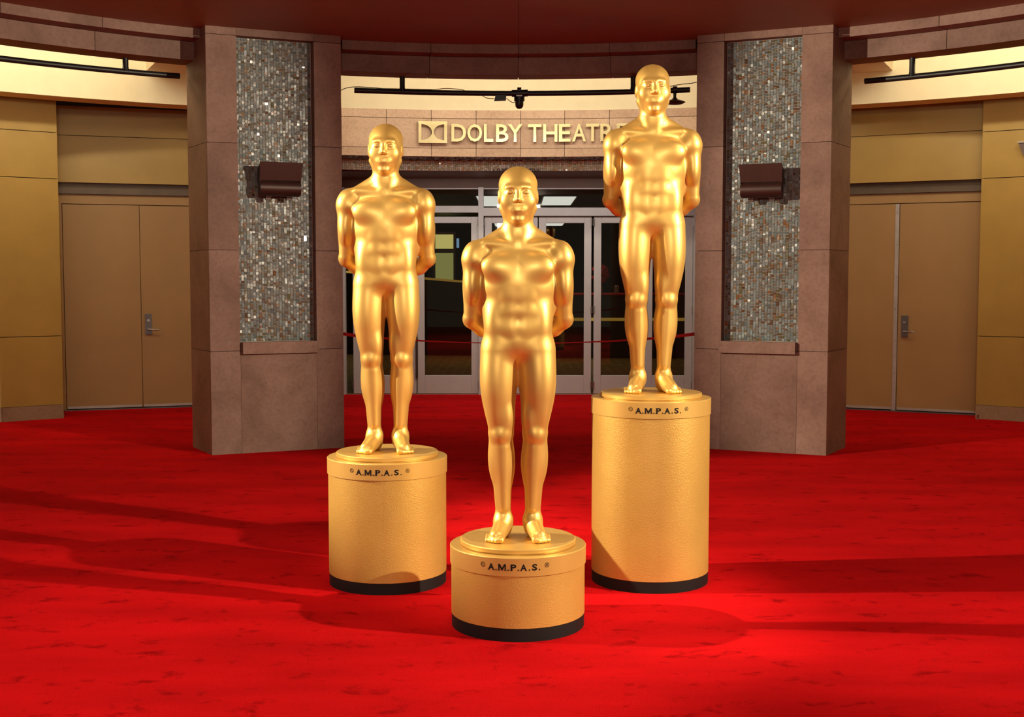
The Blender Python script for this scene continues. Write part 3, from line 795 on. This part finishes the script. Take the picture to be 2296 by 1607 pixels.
jb = empty('junction_box', (cbx.x, cbx.y, 3.375)); tag(jb, 'black junction box hung under the black pipe left of the spotlight', 'box')
vs = [(-0.06, -0.03, -0.035), (0.055, -0.03, -0.03), (0.06, -0.03, 0.02), (-0.045, -0.03, 0.02)]; vs += [(x, 0.03, z) for x, _, z in vs]
link_mesh('housing', vs, [(0, 1, 2, 3), (7, 6, 5, 4), (0, 4, 5, 1), (1, 5, 6, 2), (2, 6, 7, 3), (3, 7, 4, 0)], M['pipe'], jb)
fc = polar(6.1, 14.42, 3.40)
fd = empty('floodlight', (fc.x, fc.y, 3.40)); tag(fd, 'round brown floodlight hanging from the right end of the middle pipe', 'floodlight')
MB().tube([(0, 0, 0.035), (0, 0, -0.075)], [0.018, 0.013], 10).build('stem', M['pipe'], fd, True)
MB().lathe([(0.03, -0.125), (0.075, -0.118), (0.104, -0.102), (0.085, -0.092), (0.03, -0.075), (0.012, -0.05)], 28).build('dish', M['bronze'], fd, True)
MB().tube([(-0.02, 0, 0.018), (0.02, 0, 0.018)], 0.034, 12).build('clamp', M['pipe'], fd, True)
def cable(pts, r, m_, label):
    P_ = [Vector(p) for p in pts]; out = []
    for i in range(len(P_) - 1):
        p0, p1, p2, p3 = P_[max(i - 1, 0)], P_[i], P_[i + 1], P_[min(i + 2, len(P_) - 1)]
        for k in range(6):
            t = k / 6
            out.append(0.5 * ((2 * p1) + (-p0 + p2) * t + (2 * p0 - 5 * p1 + 4 * p2 - p3) * t * t + (-p0 + 3 * p1 - 3 * p2 + p3) * t ** 3))
    out.append(P_[-1])
    o = MB().tube(out, r, 6).build('cable', m_, None, True); tag(o, label, 'cable', 'thin cables on the middle pipe')
pp = lambda a, z, r=6.1: tuple(polar(r, a, z))
cable([pp(-17.0, 3.36), pp(-16.2, 3.42), pp(-15.2, 3.445), pp(-13.5, 3.445), pp(-12.5, 3.438)], 0.004, M['dark_cable'], 'thin cable looping from the left pillar to the middle pipe')
cable([pp(-12.5, 3.44), pp(-8.2, 3.443), pp(-6.8, 3.455), pp(-5.4, 3.448), pp(-5.0, 3.435)], 0.004, M['cable'], 'thin cable arching over the left half of the middle pipe')
cable([pp(-3.4, 3.39), pp(-2.9, 3.365), pp(-2.3, 3.362)], 0.004, M['cable'], 'short cable sagging into the junction box from the left')
cable([pp(-1.15, 3.365), pp(-0.9, 3.345), pp(-0.6, 3.325), pp(-0.35, 3.325)], 0.004, M['cable'], 'cable sagging from the junction box to the spotlight')
cable([pp(17.2, 3.50), pp(16.0, 3.475), pp(15.0, 3.468), pp(14.0, 3.452), pp(13.6, 3.43)], 0.004, M['dark_cable'], 'thin cable running up from the right pipe end to the right pillar')

# ------------------------------------------------------------------ red barrier ribbon
v = []; f = []; n = 40
for i in range(n + 1):
    t = i / n; x = -1.74 + 3.48 * t; sag = 1 - (2 * t - 1) ** 2
    z = 1.052 - 0.098 * (sag ** 0.85); tw = (2 * t - 1) ** 2
    hw = 0.004 + 0.013 * tw; y = 11.86 + 0.02 * math.sin(t * PI)
    v += [(x, y - 0.002, z - hw), (x, y + 0.002, z - hw), (x, y + 0.002, z + hw), (x, y - 0.002, z + hw)]
for i in range(n):
    p = 4 * i
    for k in range(4):
        l = (k + 1) % 4; f.append((p + k, p + l, p + 4 + l, p + 4 + k))
f += [(0, 1, 2, 3), (4 * n + 3, 4 * n + 2, 4 * n + 1, 4 * n)]
o = link_mesh('ribbon', v, f, M['red_cloth'])
tag(o, 'thin red ribbon strung low between the two stone pillars before the glass doors', 'ribbon')

# ------------------------------------------------------------------ little door stops
for (x_, y_, lb) in ((-5.27, 13.98, 'tiny steel door stop on the carpet at the foot of the left double door'), (5.17, 13.66, 'tiny steel door stop on the carpet at the foot of the right double door')):
    ds = MB().lathe([(0.016, 0), (0.016, 0.008), (0.009, 0.012), (0.009, 0.04), (0.012, 0.044), (0.012, 0.055)], 14, (0, 0, 0)).build('door_stop', M['steel'], None, True)
    ds.location = (x_, y_, 0); tag(ds, lb, 'door stop')

# ------------------------------------------------------------------ pedestals
def m_glyph():
    w, h, t = 1.25, 1.0, 0.22
    P_ = [(0, 0), (t, 0), (t, .62), (w / 2 - .09, .03), (w / 2 + .09, .03), (w - t, .62), (w - t, 0), (w, 0), (w, 1), (w - t * 1.25, 1), (w / 2, .40), (t * 1.25, 1), (0, 1)]
    n = len(P_); v = [(x, y, -0.0008) for x, y in P_] + [(x, y, 0.0008) for x, y in P_]
    quads = [(0, 1, 2, 12), (12, 2, 11), (11, 2, 3, 10), (10, 3, 4), (10, 4, 5, 9), (9, 5, 8), (8, 5, 6, 7)]
    f = [tuple(i + n for i in q) for q in quads] + [q[::-1] for q in quads] + [(i, (i + 1) % n, n + (i + 1) % n, n + i) for i in range(n)]
    me = bpy.data.meshes.new('m'); me.from_pydata(v, [], f); me.update(); return me

def ped_text(root, H_, R_, deg0):
    """© A.M.P.A.S. ® lettering wrapped round the cap"""
    cap_h = 0.029; zb = H_ - 0.056
    def glyph(ch, x0, x1, z0, z1, name='letter', bold=0.0022, serif=None, target=None):
        if target is None:
            if ch == 'M':
                me = m_glyph()
            else:
                me = text_mesh(ch, 0.05, 0.0016, offset=bold)
            fit_glyph(me, x1 - x0, z1 - z0)
            bm = bmesh.new(); bm.from_mesh(me)
        else:
            bm = target
        if serif:
            for (sx0, sx1, sy) in serif:
                w_ = x1 - x0; h_ = z1 - z0
                bmesh.ops.create_cube(bm, size=1.0, matrix=Matrix.Translation(((sx0 + sx1 - 1) / 2 * w_, sy * h_ + (0.0012 if sy < 0.5 else -0.0012), 0)) @ Matrix.Diagonal(((sx1 - sx0) * w_, 0.0024, 0.0016, 1)))
        for vtx in bm.verts:
            x = (x0 + x1) / 2 + vtx.co.x; y = z0 + vtx.co.y; d = R_ + 0.0004 + vtx.co.z * 0.25
            a = math.radians(deg0) + x / R_
            vtx.co = Vector((d * math.sin(a), -d * math.cos(a), y))
        me2 = bpy.data.meshes.new(name); bm.to_mesh(me2); bm.free(); me2.materials.append(M['ink'])
        o_ = bpy.data.objects.new(name, me2); col.objects.link(o_); o_.parent = root
        return o_
    W = 0.0
    # widths measured along the arc
    seq = [('A', -0.1190, -0.0895, [(-0.10, 0.24, 0), (0.72, 1.06, 0)], 0.0016), ('M', -0.0710, -0.0365, [(-0.08, 0.20, 0), (0.80, 1.08, 0)], 0.0006),
           ('P', -0.0155, 0.0095, [(-0.12, 0.36, 0)], 0.0016), ('A', 0.0275, 0.0555, [(-0.10, 0.24, 0), (0.72, 1.06, 0)], 0.0016), ('S', 0.0790, 0.1020, None, 0.0016)]
    for ch, a, b, sf, bo in seq:
        glyph(ch, a, b, zb, zb + cap_h, 'letter', bo, sf)
    for xd in (-0.0812, -0.0262, 0.0182, 0.0672, 0.1130):
        bm = bmesh.new(); bmesh.ops.create_cone(bm, segments=12, radius1=0.0032, radius2=0.0032, depth=0.0016, cap_ends=True)
        glyph('', xd, xd, zb + 0.003, zb + 0.003, 'dot', target=bm)
    glyph('©', -0.156, -0.134, zb + 0.010, zb + 0.032, 'mark', 0.0)
    glyph('®', 0.137, 0.159, zb + 0.010, zb + 0.032, 'mark', 0.0)

def pedestal(x, y, H_, deg, label):
    r = empty('pedestal', (x, y, 0)); tag(r, label, 'pedestal', 'gold drum pedestals')
    MB().lathe([(0.3065, 0), (0.3065, 0.058)], 96).build('base_band', M['black'], r, True)
    MB().lathe([(0.305, 0.058), (0.308, 0.060), (0.308, H_ - 0.084)], 96).build('drum', M['gold_drum'], r, True)
    cp = MB().lathe([(0.305, H_ - 0.084), (0.305, H_ - 0.0835), (0.313, H_ - 0.082), (0.3135, H_ - 0.003), (0.311, H_)], 96).build('cap', M['gold_cap'], r, True)
    ped_text(cp, H_, 0.3135, deg)
    return r
PED = [(-0.69, 6.345, 0.665, -2.0, 'gold drum pedestal of middle height under the left statue'),
       (-0.003, 5.56, 0.375, -3.0, 'lowest gold drum pedestal in front, under the centre statue'),
       (0.695, 6.38, 0.973, 1.5, 'tallest gold drum pedestal under the right statue')]
for p in PED: pedestal(*p)

# ------------------------------------------------------------------ the statues: plain golden standing figures
def figure_mesh():
    h = 0.0042
    lo = np.array([-0.30, -0.20, -0.02]); hi = np.array([0.30, 0.26, 1.74])
    nx, ny, nz = [int(math.ceil((hi[i] - lo[i]) / h)) + 1 for i in range(3)]
    gx = (lo[0] + h * np.arange(nx)).astype(np.float32); gy = (lo[1] + h * np.arange(ny)).astype(np.float32); gz = (lo[2] + h * np.arange(nz)).astype(np.float32)
    D = np.full((nx, ny, nz), 0.5, np.float32)
    def region(a, b):
        i0 = [max(0, int((a[i] - lo[i]) / h)) for i in range(3)]
        i1 = [min((nx, ny, nz)[i], int((b[i] - lo[i]) / h) + 2) for i in range(3)]
        sl = tuple(slice(i0[i], i1[i]) for i in range(3))
        return sl, gx[sl[0]][:, None, None], gy[sl[1]][None, :, None], gz[sl[2]][None, None, :]
    def comb(sl, d, k, op):
        o = D[sl]
        if op == 'u':
            hh = np.clip(0.5 + 0.5 * (o - d) / k, 0, 1); D[sl] = o * (1 - hh) + d * hh - k * hh * (1 - hh)
        else:
            hh = np.clip(0.5 - 0.5 * (o + d) / k, 0, 1); D[sl] = o * (1 - hh) + (-d) * hh + k * hh * (1 - hh)
    def ell(c, r, k=0.03, op='u', rot=0.0, tilt=0.0):
        R = max(r) + k * 1.2 + 0.02
        sl, x, y, z = region([c[i] - R for i in range(3)], [c[i] + R for i in range(3)])
        x = x - c[0]; y = y - c[1]; z = z - c[2]
        if rot:   # in the x-z plane
            ca, sa = math.cos(rot), math.sin(rot); x, z = x * ca + z * sa, -x * sa + z * ca
        if tilt:
            ca, sa = math.cos(tilt), math.sin(tilt); y, z = y * ca + z * sa, -y * sa + z * ca
        k0 = np.sqrt((x / r[0]) ** 2 + (y / r[1]) ** 2 + (z / r[2]) ** 2)
        k1 = np.sqrt((x / r[0] ** 2) ** 2 + (y / r[1] ** 2) ** 2 + (z / r[2] ** 2) ** 2) + 1e-6
        comb(sl, (k0 * (k0 - 1) / k1).astype(np.float32), k, op)
    def cap(a, b, ra, rb, k=0.03, op='u'):
        R = max(ra, rb) + k * 1.2 + 0.02
        sl, x, y, z = region([min(a[i], b[i]) - R for i in range(3)], [max(a[i], b[i]) + R for i in range(3)])
        v = [b[i] - a[i] for i in range(3)]; L2 = sum(q * q for q in v) + 1e-9
        t = np.clip(((x - a[0]) * v[0] + (y - a[1]) * v[1] + (z - a[2]) * v[2]) / L2, 0, 1)
        d = np.sqrt((x - a[0] - t * v[0]) ** 2 + (y - a[1] - t * v[1]) ** 2 + (z - a[2] - t * v[2]) ** 2) - (ra + (rb - ra) * t)
        comb(sl, d.astype(np.float32), k, op)
    # torso
    ell((0, 0.005, 0.905), (0.150, 0.100, 0.100), 0.03)
    ell((0, 0.0, 1.02), (0.142, 0.092, 0.13), 0.05)
    ell((0, 0.0, 1.17), (0.168, 0.110, 0.165), 0.05)
    ell((0, 0.012, 1.275), (0.176, 0.085, 0.078), 0.05)
    for s in (-1, 1):
        ell((s * 0.120, 0.040, 1.14), (0.060, 0.060, 0.15), 0.05)               # latissimus
        ell((s * 0.072, 0.062, 1.25), (0.07, 0.045, 0.08), 0.05)                # shoulder blade
        cap((s * 0.03, 0.022, 1.405), (s * 0.180, 0.012, 1.322), 0.046, 0.036, 0.06)   # trapezius
        cap((s * 0.016, -0.050, 1.343), (s * 0.15, -0.030, 1.352), 0.008, 0.007, 0.035)   # collar bone
        ell((s * 0.078, -0.066, 1.238), (0.088, 0.044, 0.064), 0.022, rot=s * 0.15)      # chest
        for zc, w in ((1.115, 0.034), (1.045, 0.033), (0.975, 0.032)):
            ell((s * 0.033, -0.074, zc), (w, 0.020, 0.036), 0.028)              # abdomen
        ell((s * 0.105, -0.030, 0.990), (0.042, 0.050, 0.085), 0.05)            # oblique
        # arm: shoulder, upper arm, forearm running behind the back
        ell((s * 0.196, 0.005, 1.290), (0.058, 0.062, 0.072), 0.03)
        cap((s * 0.200, 0.008, 1.27), (s * 0.214, 0.045, 1.02), 0.050, 0.036, 0.03)
        ell((s * 0.209, -0.006, 1.17), (0.036, 0.042, 0.085), 0.025)            # biceps
        ell((s * 0.215, 0.048, 1.16), (0.034, 0.038, 0.085), 0.025)             # triceps
        ell((s * 0.215, 0.062, 1.005), (0.032, 0.032, 0.034), 0.02)             # elbow
    for s, wr in ((-1, (-0.050, 0.148, 0.925)), (1, (0.052, 0.150, 0.900))):
        mid = (s * 0.165, 0.105, 0.965)
        cap((s * 0.214, 0.062, 1.0), mid, 0.038, 0.040, 0.02)
        cap(mid, wr, 0.039, 0.024, 0.02)
    # hands: the right hand closed round the left wrist, the left hand hanging relaxed
    def finger(pts, r0, r1):
        n = len(pts) - 1
        for i in range(n):
            cap(pts[i], pts[i + 1], r0 + (r1 - r0) * i / n, r0 + (r1 - r0) * (i + 1) / n, 0.004)
    cap((-0.046, 0.150, 0.922), (0.012, 0.180, 0.905), 0.024, 0.026, 0.012)
    for i in range(4):
        q = i * 0.017
        L_ = (0.9, 1.0, 0.95, 0.8)[i]
        finger([(0.012 + 0.002 * i, 0.186, 0.930 - q), (0.040 * L_ + 0.012, 0.187, 0.926 - q), (0.055 * L_ + 0.014, 0.172, 0.920 - q), (0.052 * L_ + 0.01, 0.155, 0.914 - q)], 0.0105, 0.0085)
    finger([(-0.020, 0.165, 0.945), (0.008, 0.172, 0.957), (0.034, 0.160, 0.950)], 0.012, 0.0095)
    cap((0.052, 0.150, 0.900), (0.010, 0.152, 0.850), 0.024, 0.025, 0.012)
    for i in range(4):
        q = i * 0.017; L_ = (0.9, 1.0, 0.96, 0.8)[i]
        finger([(0.022 - q, 0.158, 0.838 + 0.008 * i), (0.014 - q, 0.160, 0.838 + 0.008 * i - 0.040 * L_), (0.010 - q, 0.150, 0.838 + 0.008 * i - 0.062 * L_), (0.010 - q, 0.136, 0.838 + 0.008 * i - 0.074 * L_)], 0.0105, 0.0085)
    finger([(0.045, 0.160, 0.872), (0.048, 0.164, 0.842), (0.042, 0.160, 0.818)], 0.012, 0.0095)
    # neck
    cap((0, 0.018, 1.37), (0, 0.012, 1.50), 0.064, 0.058, 0.030)
    for s in (-1, 1):
        cap((s * 0.014, -0.040, 1.36), (s * 0.052, 0.020, 1.49), 0.010, 0.013, 0.030)
    # legs
    for s in (-1, 1):
        ell((s * 0.070, 0.066, 0.860), (0.078, 0.062, 0.085), 0.03)             # seat
        cap((s * 0.084, 0.0, 0.87), (s * 0.078, 0.0, 0.50), 0.086, 0.058, 0.03)
        ell((s * 0.102, -0.012, 0.73), (0.068, 0.078, 0.180), 0.04)             # thigh
        ell((s * 0.056, -0.026, 0.560), (0.030, 0.034, 0.065), 0.03)            # inner knee muscle
        ell((s * 0.104, -0.026, 0.590), (0.030, 0.034, 0.080), 0.03)
        ell((s * 0.079, -0.036, 0.480), (0.034, 0.028, 0.038), 0.022)           # knee cap
        cap((s * 0.078, 0.004, 0.47), (s * 0.068, 0.022, 0.10), 0.055, 0.034, 0.02)
        ell((s * 0.058, 0.026, 0.345), (0.042, 0.046, 0.110), 0.03)             # calf, inner
        ell((s * 0.094, 0.022, 0.365), (0.042, 0.044, 0.110), 0.03)             # calf, outer
        cap((s * 0.072, -0.028, 0.42), (s * 0.064, -0.012, 0.14), 0.018, 0.014, 0.03)   # shin
        # foot
        ell((s * 0.066, 0.040, 0.040), (0.037, 0.044, 0.045), 0.02)
        ell((s * 0.067, 0.012, 0.085), (0.042, 0.036, 0.034), 0.025)
        cap((s * 0.070, 0.010, 0.058), (s * 0.100, -0.100, 0.027), 0.042, 0.030, 0.025)
        cap((s * 0.074, -0.020, 0.032), (s * 0.082, -0.100, 0.021), 0.030, 0.021, 0.015)
        for i in range(5):
            tx = 0.078 + i * 0.0155; ty = -0.134 + (0.0, -0.002, 0.006, 0.016, 0.029)[i]
            rr = (0.0165, 0.0125, 0.0115, 0.0108, 0.0100)[i]
            cap((s * (tx - 0.003), ty + 0.035, 0.024), (s * tx, ty, rr), rr, rr, 0.007)
    # head
    ell((0, 0.022, 1.605), (0.083, 0.096, 0.090), 0.02)
    ell((0, -0.005, 1.560), (0.077, 0.084, 0.088), 0.03)
    ell((0, -0.020, 1.500), (0.062, 0.066, 0.056), 0.03)
    ell((0, -0.068, 1.456), (0.026, 0.020, 0.018), 0.025)
    for s in (-1, 1):
        cap((s * 0.022, 0.0, 1.465), (s * 0.068, 0.010, 1.510), 0.020, 0.016, 0.025)
        ell((s * 0.046, -0.056, 1.540), (0.026, 0.018, 0.026), 0.04)            # cheek
        cap((s * 0.014, -0.086, 1.600), (s * 0.050, -0.070, 1.600), 0.005, 0.004, 0.028)  # brow
        ell((s * 0.033, -0.097, 1.578), (0.021, 0.016, 0.013), 0.014, 'd')      # eye socket
        ell((s * 0.033, -0.0775, 1.577), (0.0175, 0.011, 0.0100), 0.006)        # eye ball and lids
        ell((s * 0.084, 0.018, 1.562), (0.010, 0.022, 0.033), 0.008, tilt=0.2)  # ear
        ell((s * 0.095, 0.010, 1.565), (0.005, 0.011, 0.017), 0.004, 'd')
    cap((0, -0.084, 1.594), (0, -0.106, 1.545), 0.0085, 0.0120, 0.014)
    for s in (-1, 1): ell((s * 0.011, -0.096, 1.541), (0.009, 0.010, 0.008), 0.008)
    ell((0, -0.074, 1.500), (0.034, 0.018, 0.022), 0.018)
    cap((-0.018, -0.087, 1.5075), (0.018, -0.087, 1.5075), 0.0045, 0.0045, 0.007)
    cap((-0.014, -0.087, 1.4965), (0.014, -0.087, 1.4965), 0.0055, 0.0055, 0.008)
    cap((-0.024, -0.0925, 1.5025), (0.024, -0.0925, 1.5025), 0.0010, 0.0010, 0.004, 'd')
    # short cropped hair
    ell((0, 0.038, 1.617), (0.0885, 0.094, 0.085), 0.006)
    # ---- surface nets
    S = D < 0
    c = np.zeros((nx - 1, ny - 1, nz - 1), np.int8)
    for i in (0, 1):
        for j in (0, 1):
            for k in (0, 1): c += S[i:nx - 1 + i, j:ny - 1 + j, k:nz - 1 + k]
    act = (c > 0) & (c < 8)
    idx = np.full(act.shape, -1, np.int64); I, J, K = np.nonzero(act); idx[I, J, K] = np.arange(len(I))
    acc = np.zeros((len(I), 3)); cnt = np.zeros(len(I))
    corners = [(i, j, k) for i in (0, 1) for j in (0, 1) for k in (0, 1)]
    for a in corners:
        for ax in range(3):
            if a[ax] == 1: continue
            b = list(a); b[ax] = 1
            va = D[I + a[0], J + a[1], K + a[2]]; vb = D[I + b[0], J + b[1], K + b[2]]
            m_ = (va < 0) != (vb < 0)
            t = np.where(m_, va / np.where(m_, va - vb, 1), 0)
            p = np.array(a, float)[None, :].repeat(len(I), 0); p[:, ax] += t
            acc += p * m_[:, None]; cnt += m_
    V = (acc / cnt[:, None] + np.stack([I, J, K], 1)) * h + lo
    quads = []
    for ax in range(3):
        u, w = [(1, 2), (2, 0), (0, 1)][ax]
        sl0 = [slice(None)] * 3; sl1 = [slice(None)] * 3
        sl0[ax] = slice(0, -1); sl1[ax] = slice(1, None)
        a = S[tuple(sl0)]; b = S[tuple(sl1)]
        e = np.argwhere(a != b)
        e = e[(e[:, u] > 0) & (e[:, w] > 0) & (e[:, u] < (nx, ny, nz)[u] - 1) & (e[:, w] < (nx, ny, nz)[w] - 1)]
        sa = S[e[:, 0], e[:, 1], e[:, 2]]
        def gi(du, dw):
            q = e.copy(); q[:, u] -= du; q[:, w] -= dw; return idx[q[:, 0], q[:, 1], q[:, 2]]
        q4 = np.stack([gi(1, 1), gi(0, 1), gi(0, 0), gi(1, 0)], 1)
        q4[~sa] = q4[~sa][:, ::-1]
        quads.append(q4)
    Q = np.concatenate(quads); Q = Q[(Q >= 0).all(1)]
    # light smoothing
    for it in range(4):
        s_ = np.zeros_like(V); n_ = np.zeros(len(V))
        for k in range(4):
            np.add.at(s_, Q[:, k], V[Q[:, (k + 1) % 4]]); np.add.at(n_, Q[:, k], 1)
            np.add.at(s_, Q[:, (k + 1) % 4], V[Q[:, k]]); np.add.at(n_, Q[:, (k + 1) % 4], 1)
        V = V + 0.5 * (1 if it % 2 == 0 else -1.04) * (s_ / n_[:, None] - V)
    V[:, 2] = np.maximum(V[:, 2], 0.0)
    me = bpy.data.meshes.new('figure')
    me.vertices.add(len(V)); me.vertices.foreach_set('co', V.astype(np.float32).ravel())
    me.loops.add(len(Q) * 4); me.loops.foreach_set('vertex_index', Q.astype(np.int32).ravel())
    me.polygons.add(len(Q)); me.polygons.foreach_set('loop_start', np.arange(0, len(Q) * 4, 4, dtype=np.int32))
    me.polygons.foreach_set('loop_total', np.full(len(Q), 4, np.int32))
    me.polygons.foreach_set('use_smooth', np.ones(len(Q), bool))
    me.update(calc_edges=True); me.validate()
    me.materials.append(M['gold'])
    return me

fig = figure_mesh()
def statue(x, y, z, label, first=None):
    if first is None:
        r = empty('statue', (x, y, z))
        b = bpy.data.objects.new('figure', fig); col.objects.link(b); b.parent = r; b.location = (0, 0, 0.026); b.scale = (1.0, 1.0, 1.0)
        MB().lathe([(0.256, 0), (0.256, 0.004), (0.266, 0.007), (0.266, 0.022), (0.262, 0.026)], 96).build('base_disc', M['gold'], r, True)
    else:
        r = first.copy(); col.objects.link(r); r.location = (x, y, z)
        for ch in first.children:
            q = ch.copy(); col.objects.link(q); q.parent = r
    tag(r, label, 'statue', 'plain gold standing figures on drums')
    return r
s0 = statue(PED[0][0], PED[0][1], PED[0][2], 'gold standing figure on the middle-height drum, left of the three')
statue(PED[1][0], PED[1][1], PED[1][2], 'gold standing figure on the lowest drum, nearest, in the centre', s0)
statue(PED[2][0], PED[2][1], PED[2][2], 'gold standing figure on the tallest drum, right of the three', s0)
